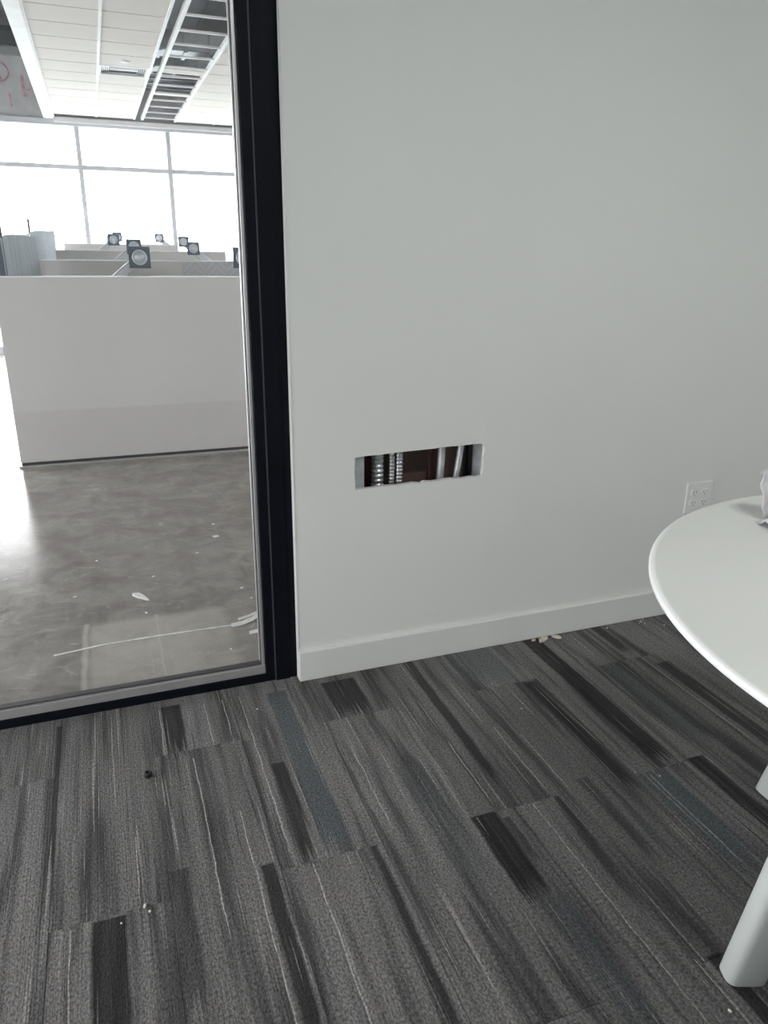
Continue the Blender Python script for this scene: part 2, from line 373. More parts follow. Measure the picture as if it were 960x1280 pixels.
MB().box(0.4705, 0.4735, WY - 0.0012, WY + 0.030, 0.0, CEIL).build('corner_bead', M['white'], wf, 0.0006)
bk = MB().box(0.485, RX1, 2.100, 2.104, 0, CEIL); bk.build('paper_backing', M['kraft'], wf)
MB().box(0.472, OX1, 2.104, 2.118, -0.02, CEIL + 0.2).build('far_side_board', M['white'], wf)
MB().box(1.0755, 1.0762, WY - 0.0005, WY + 0.001, 0.716, 0.80).build('cut_scratch', M['gypsum'], wf)
# torn gypsum crumbs along the cut
for (x, z, s) in [(0.872, 0.6095, .006), (0.963, 0.6125, .0035), (1.060, 0.6115, .005), (1.074, 0.613, .006), (1.079, 0.700, .004), (1.079, 0.655, .004), (0.688, 0.609, .003)]:
    MB().lathe([(0.0, -s * .5), (s * .8, -s * .2), (s * .7, s * .2), (0.0, s * .45)], (x, WY + 0.003, z), (0.3, 0.2, 1), 6, cap=False).build('torn_edge', M['gypsum'], wf)
# studs either side of the opening
def stud(x0, x1, flip):
    m = MB(); ya, yb = WY + 0.016, 2.100; t = 0.0015
    xw = x0 if flip else x1
    m.box(x0, x1, ya, ya + t, 0, CEIL); m.box(x0, x1, yb - t, yb, 0, CEIL)
    m.box(xw - t / 2, xw + t / 2, ya, yb, 0, CEIL)
    return m.build('steel_stud', M['galv'], wf)
stud(0.652, 0.690, True); stud(1.0815, 1.119, True)
bb = MB().box(0.4705, RX1, WY - 0.013, WY, 0.0, 0.101).build('baseboard_front', M['base'], None, 0.0025); tag(bb, kind='structure')

# rest of the room
tag(MB().box(RX1 - 0.013, RX1, RY0, WY - 0.014, 0.0, 0.101).build('baseboard_right', M['base'], None, 0.0025), kind='structure')
tag(MB().box(RX0, RX1 - 0.014, RY0, RY0 + 0.013, 0.0, 0.101).build('baseboard_back', M['base'], None, 0.0025), kind='structure')
wl = empty('wall_left'); tag(wl, kind='structure')
for nm, a in (('wall_below_window', (RY0, WY + .1, 0, 0.10)), ('wall_above_window', (RY0, WY + .1, WZ1, CEIL)), ('wall_pier', (RY0, WYA, 0.10, WZ1)), ('wall_pier', (WYB, WY + .1, 0.10, WZ1))):
    MB().box(RX0 - 0.12, RX0, a[0], a[1], a[2], a[3]).build(nm, M['wall'], wl)
wn = empty('window_1'); tag(wn, kind='structure')
for k in range(4):
    y = WYA + k * (WYB - WYA) / 3
    MB().box(RX0 - 0.10, RX0 - 0.02, max(WYA, y - 0.03), min(WYB, y + 0.03), 0.10, WZ1).build('window_mullion', M['mullion'], wn)
for z0, z1 in ((0.10, 0.15), (WZ1 - .05, WZ1)):
    MB().box(RX0 - 0.098, RX0 - 0.022, WYA, WYB, z0, z1).build('window_rail', M['mullion'], wn)
for k in range(3):
    a = WYA + k * (WYB - WYA) / 3 + .03; b = WYA + (k + 1) * (WYB - WYA) / 3 - .03
    MB().box(RX0 - 0.063, RX0 - 0.057, a, b, 0.15, WZ1 - .05).build('pane', M['facade_glass'], wn)
tag(MB().box(RX0 - 0.12, RX1 + 0.12, RY0 - 0.12, RY0, 0, CEIL).build('wall_back', M['wall']), kind='structure')
tag(MB().box(RX1, RX1 + 0.12, RY0, WY + 0.10, 0, CEIL).build('wall_right', M['wall']), kind='structure')
tag(MB().box(RX0 - 0.12, RX1 + 0.12, RY0 - 0.12, 2.118, CEIL, CEIL + 0.10).build('ceiling', M['slab']), kind='structure')

# recessed ceiling lamp of the room
lm_ = NT('lit_diffuser'); lm_.n.remove(lm_.b); _e = lm_.node('ShaderNodeEmission'); _e.inputs[0].default_value = (0.985, 0.99, 0.97, 1); _e.inputs[1].default_value = 14.0
lm_.l.new(_e.outputs[0], lm_.out.inputs['Surface']); M['lamp'] = lm_.m
cl = empty('ceiling_light', (1.35, -0.15, CEIL)); tag(cl, 'lit white panel light under the ceiling above the table', 'ceiling light')
m = MB(); m.box(-.62, .62, -.17, -.15, -.03, 0); m.box(-.62, .62, .15, .17, -.03, 0); m.box(-.62, -.60, -.15, .15, -.03, 0); m.box(.60, .62, -.15, .15, -.03, 0); m.build('frame', M['tee'], cl)
MB().box(-.60, .60, -.15, .15, -.022, -.015).build('diffuser', M['lamp'], cl)
# glazed partition in its black frame
gp = empty('window_2', (0, 0, 0)); tag(gp, 'full height clear glass partition in a black metal frame', kind='structure')
FA, FB = 2.014, 2.062; GX0 = RX0
m = MB(); m.box(0.372, 0.4715, FA, FB, 0, CEIL); m.build('frame_post', M['black_frame'], gp, 0.002)
MB().box(0.400, 0.404, FA - 0.0015, FA + 0.003, 0, CEIL).build('post_groove', M['gasket'], gp)
MB().box(0.404, 0.446, FA - 0.004, FA + 0.001, 0.0, CEIL).build('post_cover', M['black_frame'], gp, 0.001)
MB().box(GX0, 0.372, FA, FB, 0, 0.028).build('bottom_rail', M['black_frame'], gp, 0.0015)
MB().box(GX0, 0.372, FA, FB, 2.66, CEIL).build('top_rail', M['black_frame'], gp, 0.0015)
MB().box(-1.55, -1.46, FA, FB, 0.028, 2.66).build('frame_post', M['black_frame'], gp, 0.002)
def bead(x0, x1):
    MB().box(x0, x1, FA + 0.004, FA + 0.030, 0.028, 0.056).build('glazing_bead', M['alu'], gp, 0.001)
    MB().box(x0, x1, FA + 0.014, FA + 0.034, 0.056, 0.0605).build('gasket', M['gasket'], gp)
    MB().box(x0, x1, FA + 0.036, FA + 0.046, 0.028, 0.050).build('glazing_bead', M['alu'], gp, 0.001)
    MB().box(x0, x1, FA + 0.004, FA + 0.046, 2.63, 2.66).build('glazing_bead', M['alu'], gp, 0.001)
    MB().box(x1 - 0.0095, x1, FA + 0.010, FA + 0.026, 0.056, 2.63).build('glazing_bead', M['alu'], gp, 0.001)
    MB().box(x1 - 0.0120, x1 - 0.0095, FA + 0.016, FA + 0.034, 0.06, 2.63).build('gasket', M['gasket'], gp)
    MB().box(x1 - 0.012, x1, FA + 0.036, FA + 0.046, 0.050, 2.63).build('glazing_bead', M['alu'], gp, 0.001)
    MB().box(x0 + 0.010, x1 - 0.010, FA + 0.0295, FA + 0.0375, 0.045, 2.64).build('pane', M['glass'], gp)
bead(-1.46, 0.372); bead(GX0, -1.55)

# ================================================================== things in the wall opening
def corrugated(name, x, y, r, pitch, z0, z1, lean=0.0):
    prof = []; n = int((z1 - z0) / pitch)
    for k in range(n):
        z = z0 + k * pitch
        prof += [(r * 0.72, z), (r * 0.93, z + pitch * .18), (r, z + pitch * .5), (r * 0.93, z + pitch * .82)]
    m = MB(); rs = []
    for rr, z in prof:
        o = Vector((x + lean * (z - 0.66), y, z)); rs.append([o + Vector((math.cos(t * 2 * PI / 14), math.sin(t * 2 * PI / 14), 0)) * rr for t in range(14)])
    m.rings(rs); return m.build(name, M['conduit'])
o = corrugated('flexible_conduit', 0.7485, 2.052, 0.0200, 0.0150, 0.35, 0.95); tag(o, 'thick ribbed steel conduit at the left in the wall opening', 'conduit', 'pipes in the wall opening')
o = corrugated('flexible_conduit', 0.7935, 2.048, 0.0092, 0.0112, 0.35, 0.95); tag(o, 'thinnest ribbed steel conduit, middle of three in the wall opening', 'conduit', 'pipes in the wall opening')
o = corrugated('flexible_conduit', 0.8180, 2.048, 0.0122, 0.0118, 0.35, 0.95); tag(o, 'ribbed steel conduit nearest the bare brown middle of the wall opening', 'conduit', 'pipes in the wall opening')
def pipe(x, y, r, lean, label, mat, z0=0.35, z1=0.95):
    pts = [(x + lean * (z - 0.66), y, z) for z in (z0, 0.55, 0.66, 0.77, z1)]
    t = empty('straight_pipe', (0, 0, 0)); MB().tube(pts, r, 16).build('tube', mat, t)
    MB().lathe([(r + .0016, 0), (r + .0016, .012)], (x + lean * (z0 + .02 - .66), y, z0 + .02), (lean, 0, 1), 16).build('coupling', mat, t)
    MB().lathe([(r + .0016, 0), (r + .0016, .012)], (x + lean * (z1 - .04 - .66), y, z1 - .04), (lean, 0, 1), 16).build('coupling', mat, t)
    return tag(t, label, 'pipe', 'pipes in the wall opening')
pipe(0.966, 2.060, 0.0115, 0.04, 'upright smooth steel pipe right of the brown middle of the wall opening', M['galv'])
pipe(1.026, 2.055, 0.0100, 0.13, 'slanting smooth steel pipe beside the black cable in the wall opening', M['galv'])
t = MB().tube([(1.071 + .004 * math.sin((z - .45) * 9), 2.082, z) for z in [0.35 + .03 * k for k in range(21)]], 0.0115, 14).build('black_cable', M['cable'])
tag(t, 'black cable against the right stud inside the wall opening', 'cable')
t = MB().box(0.935, 0.938, 2.085, 2.10, 0.2, 1.1).build('paper_fold', simple('reddish_paper_fold', (0.11, 0.05, 0.045), .8), wf)

# ================================================================== wall outlet
ox, oz = 1.956, 0.452
ou = empty('wall_outlet', (ox, WY, oz)); tag(ou, 'white double outlet plate with four sockets on the wall behind the table', 'outlet')
MB().box(-0.057, 0.057, -0.0065, 0, -0.0575, 0.0575).build('cover_plate', M['plate'], ou, 0.003)
for sx in (-0.023, 0.023):
    for sz in (-0.0195, 0.0195):
        m = MB(); pol = []
        for k in range(24):
            a = k * 2 * PI / 24; pol.append((0.0168 * math.cos(a), max(-0.0132, min(0.0132, 0.0168 * math.sin(a)))))
        m.prism(pol, 0, 0.0025, Matrix.Translation((sx, -0.0062, sz)) @ Matrix.Rotation(PI / 2, 4, 'X'))
        so = m.build('socket', M['plate'], ou, 0.0006)
        for dx, h in ((-0.0063, 0.008), (0.0063, 0.0065)):
            MB().box(sx + dx - .0012, sx + dx + .0012, -0.0090, -0.0082, sz + .003 - h / 2, sz + .003 + h / 2).build('slot', M['slot'], so)
        MB().lathe([(0.0024, 0), (0.0024, 0.0008)], (sx, -0.0082, sz - 0.0075), (0, -1, 0), 10).build('ground_hole', M['slot'], so)
    MB().lathe([(0.003, 0), (0.0028, 0.001), (0.0, 0.0013)], (sx, -0.0064, 0), (0, -1, 0), 12, cap=False).build('screw', M['plate'], ou)

# ================================================================== round table
TC = (1.430, 0.572); TR = 0.686; TZ = 0.74
tb = empty('round_table', (TC[0], TC[1], 0)); tag(tb, 'round white laminate table with slanted pale grey legs', 'table')
MB().lathe([(0.0, TZ), (TR - .012, TZ), (TR - 0.0035, TZ - .0004), (TR - 0.003, TZ - .004)], n=128, cap=False).build('table_top', M['table'], tb)
MB().lathe([(TR - 0.0035, TZ - .0004), (TR - 0.0010, TZ - .0016), (TR, TZ - 0.004), (TR - .0005, TZ - 0.010), (TR - 0.004, TZ - 0.0125), (TR - 0.06, TZ - 0.026), (TR - 0.12, TZ - 0.028), (0.0, TZ - 0.028)], n=128, cap=False).build('edge_band', M['table_edge'], tb)
a0 = math.atan2(0.728 - TC[1], 0.990 - TC[0])
def leg(ang, out):
    d = Vector((math.cos(ang), math.sin(ang), 0)); t = Vector((-d.y, d.x, 0))
    rs = []
    for z, ro, hr, ht in ((0.0, 0.455, 0.036, 0.0235), (0.003, 0.456, 0.038, 0.0255), (0.3, 0.40, 0.043, 0.026), (0.60, 0.34, 0.050, 0.027), (TZ - 0.0285, 0.315, 0.054, 0.028)):
        c = d * (ro + out * (1 - z / TZ)) + Vector((0, 0, z)); ring = []
        for (sx, sy) in ((1, 1), (-1, 1), (-1, -1), (1, -1)):
            r = 0.017
            for q in range(5):
                a = {(1, 1): 0, (-1, 1): PI / 2, (-1, -1): PI, (1, -1): 1.5 * PI}[(sx, sy)] + q * PI / 8
                ring.append(c + d * (sx * (hr - r) + r * math.cos(a)) + t * (sy * (ht - r) + r * math.sin(a)))
        rs.append(ring)
    MB().rings(rs).build('leg', M['leg'], tb)
for k, ro in ((a0, 0), (1.525, .055), (a0 + PI, 0), (1.525 + PI, .055)): leg(k, ro)
MB().box(-0.32, 0.32, -0.03, 0.03, TZ - 0.062, TZ - 0.0285).build('cross_rail', M['leg'], tb).rotation_euler = (0, 0, a0)
MB().box(-0.32, 0.32, -0.03, 0.03, TZ - 0.0615, TZ - 0.0285).build('cross_rail', M['leg'], tb).rotation_euler = (0, 0, 1.525)

# crumpled plastic bag of fittings on the table
bg = empty('plastic_bag', (1.345, 1.075, TZ)); tag(bg, 'crumpled clear plastic bag of dark fittings lying on the round table', 'bag')
def crumple(nx, ny, fn, th=0.0012):
    random.seed(5); vs = []; fs = []
    for i in range(nx + 1):
        for j in range(ny + 1):
            p = fn(i / nx, j / ny); vs.append((p[0] + random.uniform(-.004, .004), p[1] + random.uniform(-.004, .004), max(0.0008, p[2] + random.uniform(-.004, .004))))
    for i in range(nx):
        for j in range(ny):
            a = i * (ny + 1) + j; fs.append((a, a + 1, a + ny + 2, a + ny + 1))
    return MB().add(vs, fs, True)
def lower(u, v):
    return (-0.094 + 0.20 * u, 0.03 - 0.075 * (1 - v) + .03 * u * (1 - v), 0.003 + 0.034 * math.sin(PI * min(1, v * 1.0)) * min(1, u * 3 + .25))
o = crumple(16, 10, lower).build('bag_body', M['bag'], bg); md = o.modifiers.new('thickness', 'SOLIDIFY'); md.thickness = 0.001; md.offset = 1
def upper(u, v):
    return (-0.066 + 0.17 * u + 0.012 * v, 0.035 + 0.035 * v + .01 * math.sin(9 * u), 0.002 + 0.088 * v * (0.8 + 0.3 * math.sin(1 + 5 * u)))
o = crumple(16, 9, upper).build('bag_flap', M['bag'], bg); md = o.modifiers.new('thickness', 'SOLIDIFY'); md.thickness = 0.001; md.offset = 1
for k in range(3):
    MB().lathe([(0.004, 0), (0.008, 0.001), (0.008, 0.005), (0.0045, 0.006), (0.0045, 0.03), (0.003, 0.031)], (-0.035 + .035 * k, 0.018, 0.046), (1, .15 * k - .1, -.1), 12).build('fitting', M['bushing'], bg)

# ================================================================== bits on the carpet
bu = MB(); bu.lathe([(0.0088, 0.0), (0.0096, 0.002), (0.0096, 0.0115), (0.0086, 0.013), (0.0052, 0.013), (0.0046, 0.012), (0.0046, 0.0)], n=28, closed=True)
b = bu.build('rubber_bushing', M['bushing']); b.location = (-0.005, 1.676, 0.0); tag(b, 'small black ring shaped bushing lying on the carpet', 'bushing')
def chip(name, loc, s, mat, label, cat, group=None, flat=0.5, seed=0):
    rnd = random.Random(seed); bm = bmesh.new(); bmesh.ops.create_icosphere(bm, subdivisions=1, radius=1)
    for v in bm.verts:
        k = rnd.uniform(.65, 1.15); v.co = Vector((v.co.x * s[0] * k, v.co.y * s[1] * k, v.co.z * s[2] * k))
    zm = min(v.co.z for v in bm.verts)
    for v in bm.verts: v.co.z -= zm
    me = bpy.data.meshes.new(name); bm.to_mesh(me); bm.free(); me.materials.append(mat)
    o = bpy.data.objects.new(name, me); COL.objects.link(o); o.location = loc; o.rotation_euler = (0, 0, rnd.uniform(0, 3)); return tag(o, label, cat, group)
# heap by the baseboard
def shard(loc, L, w, h, rz, label, seed):
    rnd = random.Random(seed); pol = [(-L, -w * .5), (-L * .3, -w), (L * .6, -w * .7), (L, 0.1 * w), (L * .4, w), (-L * .5, w * .7)]
    o = MB().prism(pol, 0, h).build('plaster_shard', M['chip'], None, 0.001); o.location = loc; o.rotation_euler = (0, 0, rz); return tag(o, label, 'plaster', 'plaster bits by the baseboard')
shard((1.335, 1.957, 0), 0.026, 0.011, 0.006, 0.35, 'larger pale plaster shard at the foot of the baseboard', 1)
shard((1.390, 1.958, 0), 0.018, 0.008, 0.007, -0.9, 'pale plaster shard just right of the larger one at the baseboard', 2)
shard((1.302, 1.966, 0), 0.011, 0.006, 0.003, 0.1, 'tiny plaster shard just left of the larger one at the baseboard', 3)
for k, (x, y, s) in enumerate([(1.747, 1.955, .005), (1.766, 1.966, .004), (1.752, 1.938, .004), (1.735, 1.948, .003)]):
    chip('plaster_crumb', (x, y, 0), (s, s * .8, s * .7), M['chip'], 'tiny plaster crumb in a cluster on the carpet near the table edge', 'crumb', 'cluster of plaster crumbs', seed=10 + k)
for k, (x, y, s, lab) in enumerate([(1.812, 1.905, .004, 'single white crumb on the carpet right beside the table edge'), (0.315, 1.875, .004, 'white crumb on the carpet near the black frame post'),
        (-0.038, 1.262, .0055, 'largest white crumb on the carpet, at a plank joint at lower left'), (-0.030, 1.245, .004, 'small white crumb just below the largest one at lower left'),
        (1.051, 1.619, .0028, 'white speck on the carpet mid way to the plaster shards'), (1.235, 1.235, .0028, 'white speck on the bluish carpet plank'), (0.925, 0.677, .004, 'white crumb on the carpet at the foot of the table leg'),
        (1.60, 1.955, .004, 'white crumb touching the baseboard right of the shards'), (-0.085, 1.235, .0032, 'faint white crumb on the very dark carpet band')]):
    chip('plaster_crumb', (x, y, 0), (s, s * .7, s * .6), M['chip_white'], lab, 'crumb', 'loose crumbs on the carpet', seed=30 + k)

# ================================================================== open office beyond the glass
fo = MB().box(OX0, OX1, 2.104, FY + 0.1, -0.12, 0.0).build('floor_office', M['concrete']); tag(fo, 'worn polished concrete office floor', kind='structure')
# plaster marks on the concrete
def streak(pts, w, label, mat='chip_white', cat='plaster streak', name='plaster_streak'):
    rnd = random.Random(len(label)); vs = []; fs = []; n = 26
    for k in range(n + 1):
        u = k / n * (len(pts) - 1); i = min(int(u), len(pts) - 2); p = Vector(pts[i]).lerp(Vector(pts[i + 1]), u - i)
        d = (Vector(pts[i + 1]) - Vector(pts[i])).normalized(); q = Vector((-d.y, d.x)); ww = w * rnd.uniform(.5, 1.2)
        for s in (-1, 1): vs.append((p.x + q.x * ww * s, p.y + q.y * ww * s, 0.0))
        for s in (-1, 1): vs.append((p.x + q.x * ww * s, p.y + q.y * ww * s, 0.0012))
    for k in range(n):
        a = 4 * k; b = a + 4
        fs += [(a + 2, b + 2, b + 3, a + 3), (a, b, b + 2, a + 2), (a + 1, a + 3, b + 3, b + 1)]
    fs += [(0, 2, 3, 1), (4 * n, 4 * n + 1, 4 * n + 3, 4 * n + 2)]
    return tag(MB().add(vs, fs).build(name, M[mat]), label, cat)
streak([(-0.257, 2.401), (-0.10, 2.425), (0.08, 2.428), (0.25, 2.425), (0.38, 2.418)], 0.0042, 'long thin white plaster streak across the concrete floor')
def ribbon(pts, w, label):
    vs = []; fs = []
    for k, (x, y, z) in enumerate(pts): vs += [(x, y - w, z), (x, y + w, z + .004), (x, y + w, z + .006), (x, y - w, z + .002)]
    for k in range(len(pts) - 1):
        a = 4 * k; b = a + 4
        for q in range(4): fs.append((a + q, b + q, b + (q + 1) % 4, a + (q + 1) % 4))
    fs += [(0, 1, 2, 3), tuple(4 * (len(pts) - 1) + q for q in (3, 2, 1, 0))]
    return tag(MB().add(vs, fs).build('plastic_strip', M['chip_white']), label, 'plastic strip', 'white strips by the frame post')
ribbon([(0.33, 2.415, 0), (0.37, 2.42, .001), (0.41, 2.435, .004), (0.44, 2.46, .008), (0.47, 2.50, .010)], 0.011, 'white curled plastic strip on the concrete by the frame post')
ribbon([(0.36, 2.455, 0), (0.40, 2.463, .003), (0.44, 2.48, .006), (0.48, 2.52, .008)], 0.005, 'thinner white strip curling behind the plastic strip by the post')
ribbon([(0.38, 2.34, 0), (0.41, 2.342, .002), (0.44, 2.348, .001)], 0.008, 'short white strip in front of the curled plastic strip by the post')
pol = [(-.045, .012), (-.02, .022), (.0, .012), (.05, -.022), (.045, -.028), (-.005, -.018), (-.035, -.006)]
o = MB().prism(pol, 0, 0.004).build('paper_scrap', M['chip_white'], None, 0.001); o.location = (0.040, 2.775, 0); o.rotation_euler = (0, 0, -0.6); tag(o, 'torn white paper scrap lying alone on the concrete floor', 'scrap')
o = MB().prism([(-.015, .006), (.01, .012), (.018, -.004), (-.006, -.01)], 0, 0.003).build('paper_scrap', M['chip_white'], None, 0.0008); o.location = (0.407, 3.329, 0); tag(o, 'small white scrap far back on the concrete near the frame post', 'scrap')
for k, (x, y, s) in enumerate([(0.10, 2.95, .006), (0.30, 3.15, .005), (0.42, 2.72, .006), (0.44, 2.62, .005), (-0.2, 2.85, .005), (0.05, 2.62, .006), (0.42, 3.5, .007), (-0.12, 3.2, .006), (0.3, 2.25, .005)]):
    chip('plaster_crumb', (x, y, 0), (s * 1.6, s, s * .4), M['chip_white'], 'tiny white plaster crumb on the concrete floor', 'crumb', 'plaster crumbs on the concrete', seed=60 + k)

# ---- desk rows: panel, worktop, monitor arms
def row(Y, x0, x1, zt, label, dlabel, front=False, right_mat=None, xs=None):
    w = empty('desk_divider', (0, Y, 0)); tag(w, label, 'divider', 'rows of desk dividers')
    if front:
        MB().box(x0, x1, 0, 0.035, 0.030, zt - .006).build('panel_board', M['panel'], w, 0.001)
        MB().box(x0 + .004, x1, 0.004, 0.031, 0.012, 0.030).build('shadow_gap', M['panel_dark'], w)
        MB().box(x0 - .012, x1, -0.012, 0.045, 0.0, 0.012).build('base_plate', M['alu'], w, 0.001)
    else:
        xm = xs if xs else x1
        MB().box(x0, xm, 0, 0.035, 0.02, zt - .006).build('panel_board', M['panel'], w)
        if xs: MB().box(xs, x1, 0, 0.035, 0.02, zt - .006).build('zigzag_board', M['chevron'], w)
        MB().box(x0, x1, -0.005, 0.040, 0.0, 0.02).build('base_plate', M['alu'], w)
    MB().box(x0, x1, -0.002, 0.037, zt - .006, zt + .002).build('top_trim', M['panel_trim'], w, 0.001)
    d = empty('desk', (0, Y + 0.05, 0)); tag(d, dlabel, 'desk', 'rows of desks')
    MB().box(x0 + .20, x1, 0, 0.62, 0.705, 0.73).build('worktop', M['desk'], d, 0.002)
    for lx in (x0 + .24, (x0 + x1) / 2, x1 - .06):
        for ly in (0.05, 0.57): MB().box(lx - .02, lx + .02, ly - .02, ly + .02, 0, 0.705).build('leg', M['alu'], d)
row(4.88, -0.540, 3.2, 1.120, 'tall grey desk panel nearest the glass', 'white desk behind the tall grey panel nearest the glass', True)
row(6.40, -0.372, 3.2, 1.192, 'second desk panel from the glass, with a zigzag pattern', 'white desk behind the panel with the zigzag pattern', False, True, 0.66)
row(7.90, -0.312, 1.252, 1.262, 'third desk panel from the glass, ending short on the right', 'white desk in the third row from the glass')
row(9.30, -0.276, 0.93, 1.330, 'fourth desk panel from the glass, nearest the facade', 'white desk in the fourth row, nearest the facade')

def arm(px, Y, pz, dx, size, label):
    t = empty('monitor_arm', (px + dx, Y, 0.73)); tag(t, label, 'monitor arm', 'monitor arms on the desks')
    z = pz - 0.73; s = size / 2
    MB().box(-0.04, 0.04, -0.04, 0.04, 0, 0.015).build('clamp', M['arm'], t, 0.003)
    zp = max(0.12, z - abs(dx) * 0.80)
    MB().tube([(0, 0, 0.01), (0, 0, zp)], 0.017, 14).build('pole', M['arm'], t)
    d = Vector((-dx * .93, 0, z - zp - .0)); L = d.length; d.normalize(); nrm = Vector((-d.z, 0, d.x))
    if nrm.z < 0: nrm = -nrm
    pol = []
    a = Vector((0, 0, zp - 0.02)); b = a + d * L
    m = MB()
    q = [a + nrm * .030, b + nrm * .024, b - nrm * .024, a - nrm * .030]
    m.add([(p.x, y, p.z) for y in (-0.022, 0.022) for p in q], [(0, 1, 2, 3), (7, 6, 5, 4), (0, 4, 5, 1), (1, 5, 6, 2), (2, 6, 7, 3), (3, 7, 4, 0)])
    m.build('lift_arm', M['arm'], t, 0.006)
    q = [a + nrm * .031, b + nrm * .025, b + nrm * .030, a + nrm * .036]
    MB().add([(p.x, y, p.z) for y in (-0.019, 0.019) for p in q], [(0, 1, 2, 3), (7, 6, 5, 4), (0, 4, 5, 1), (1, 5, 6, 2), (2, 6, 7, 3), (3, 7, 4, 0)]).build('cable_cover', M['panel_trim'], t)
    hx = -dx
    hd = MB().tube([(hx, 0.02, z), (hx, -0.05, z)], 0.022, 14).build('tilt_head', M['arm'], t)
    pl = MB().box(hx - s, hx + s, -0.056, -0.050, z - s, z + s).build('mount_plate', M['vesa'], t, 0.002)
    r = s * 0.72
    MB().lathe([(r, 0), (r, .006), (r * .86, .009), (r * .80, .006), (r * .80, 0)], (hx, -0.056, z), (0, -1, 0), 28, closed=True).build('hub_ring', M['ring'], pl)
    MB().lathe([(r * .80, 0), (r * .78, .003), (0, .004)], (hx, -0.056, z), (0, -1, 0), 28, cap=False).build('hub_disc', M['arm'], pl)
arm(0.283, 5.30, 1.225, -0.22, 0.132, 'nearest monitor arm with large square plate, left of two in front')
arm(0.945, 5.30, 1.228, 0.22, 0.132, 'nearest monitor arm at right, half hidden by the black frame')
arm(0.338, 7.00, 1.295, -0.22, 0.120, 'monitor arm plate showing just above the nearest left plate')
arm(0.826, 7.00, 1.287, 0.22, 0.105, 'monitor arm with square plate above the zigzag panel')
arm(0.220, 8.50, 1.366, -0.20, 0.110, 'far left monitor arm, front one of the overlapping pair')
arm(0.909, 8.50, 1.355, 0.18, 0.105, 'far monitor arm third row, right of the window mullion')
arm(0.300, 9.85, 1.412, -0.18, 0.105, 'far left monitor arm, rear one of the overlapping pair')
arm(0.775, 9.85, 1.408, 0.16, 0.100, 'farthest monitor arm standing alone left of the second mullion')

# ---- streaky upright sheets along the ends of the rows
def sheet(a, b, za, zb, label, bulge=0.0):
    t = empty('upright_sheet', (a[0], a[1], 0)); tag(t, label, 'sheet', 'upright sheets at the row ends')
    n = 12; vs = []; fs = []; d = Vector((b[0] - a[0], b[1] - a[1])); q = Vector((-d.y, d.x)).normalized()
    for k in range(n + 1):
        u = k / n; o = q * bulge * math.sin(PI * u); z = za + (zb - za) * u + 0.012 * math.sin(PI * u * 1.5)
        for s in (0, 0.018):
            x, y = d.x * u + o.x + q.x * s, d.y * u + o.y + q.y * s
            vs += [(x, y, 0.0), (x, y, z)]
    for k in range(n):
        c = 4 * k; e = c + 4
        fs += [(c, e, e + 1, c + 1), (c + 2, c + 3, e + 3, e + 2), (c + 1, e + 1, e + 3, c + 3), (c, c + 2, e + 2, e)]
    fs += [(0, 1, 3, 2), (4 * n, 4 * n + 2, 4 * n + 3, 4 * n + 1)]
    MB().add(vs, fs).build('sheet_face', M['screen'], t)
    return t
s1 = sheet((-0.475, 4.96), (-0.368, 6.28), 1.325, 1.365, 'pale streaky upright sheet nearest the glass, left of the desks', 0.01)
MB().box(-0.030, -0.0, -0.02, 0.012, 0, 1.325).build('edge_strip', M['vesa'], s1)
MB().box(-0.010, 0.006, 0.03, 0.046, 0.0, 1.40).build('post_top', M['post'], s1)
s2 = sheet((-0.425, 6.36), (-0.345, 9.00), 1.368, 1.462, 'pale streaky upright sheet farther back beside the facade window', 0.02)
MB().box(-0.012, 0.012, -0.02, 0.004, 0, 1.372).build('edge_strip', M['panel_trim'], s2)
MB().box(-0.035, -0.020, 0.62, 0.638, 0.0, 1.495).build('post_top', M['post'], s2)

# ---- suspended ceiling
co = empty('ceiling_office'); tag(co, 'white tiled suspended office ceiling with an open bay', kind='structure')
XL = -0.245
cols = [(XL, 0.208), (0.222, 0.630), (1.118, 1.56), (1.574, 2.02), (2.034, 2.48), (2.494, 2.94), (2.954, 3.4)]
TY0, TP = 2.36, 0.3965
rows_n = int((FY - 0.17 - TY0) / TP)
tm = {}
for (a, b) in cols:
    w = round(b - a, 3)
    if w not in tm:
        me = MB().box(0.002, w - .002, 0.008, TP - .008, -0.002, 0.010).mesh('ceiling_tile'); me.materials.append(M['tile']); tm[w] = me
    for k in range(rows_n):
        if a == 0.222 and k == 13: continue
        o = bpy.data.objects.new('ceiling_tile', tm[w]); COL.objects.link(o); o.location = (a, TY0 + k * TP, CEIL); o.parent = co
YE = TY0 + rows_n * TP
for (a, b) in cols:
    MB().box(a, b, TY0, YE, CEIL + 0.020, CEIL + 0.024).build('tile_backing', M['panel_dark'], co)
def tee_y(x0, x1, z=CEIL, d=0.03): MB().box(x0, x1, TY0, YE, z - 0.008, z + d).build('grid_bar', M['tee'], co)
for a, b in ((0.205, 0.225), (0.628, 0.648), (0.716, 0.742), (1.098, 1.120), (1.558, 1.576), (2.018, 2.036), (2.478, 2.496), (2.938, 2.956)): tee_y(a, b)
by = 5.45
ys = [2.67 + 0.392 * k for k in range(21)]
bar_me = MB().box(0.742, 1.098, -0.009, 0.009, CEIL - 0.006, CEIL + 0.008).mesh('cross_bar'); bar_me.materials.append(M['tee'])
for y in ys:
    if y > YE: continue
    o = bpy.data.objects.new('cross_bar', bar_me); COL.objects.link(o); o.location = (0, y, 0); o.parent = co
# two tiles still lying in the open bay, one of them pushed askew
MB().box(0.745, 1.095, 7.48, 7.66, CEIL + 0.004, CEIL + 0.018).build('ceiling_tile', M['tile'], co)
MB().box(0.745, 1.095, 8.62, 8.70, CEIL + 0.004, CEIL + 0.018).build('ceiling_tile', M['tile'], co)
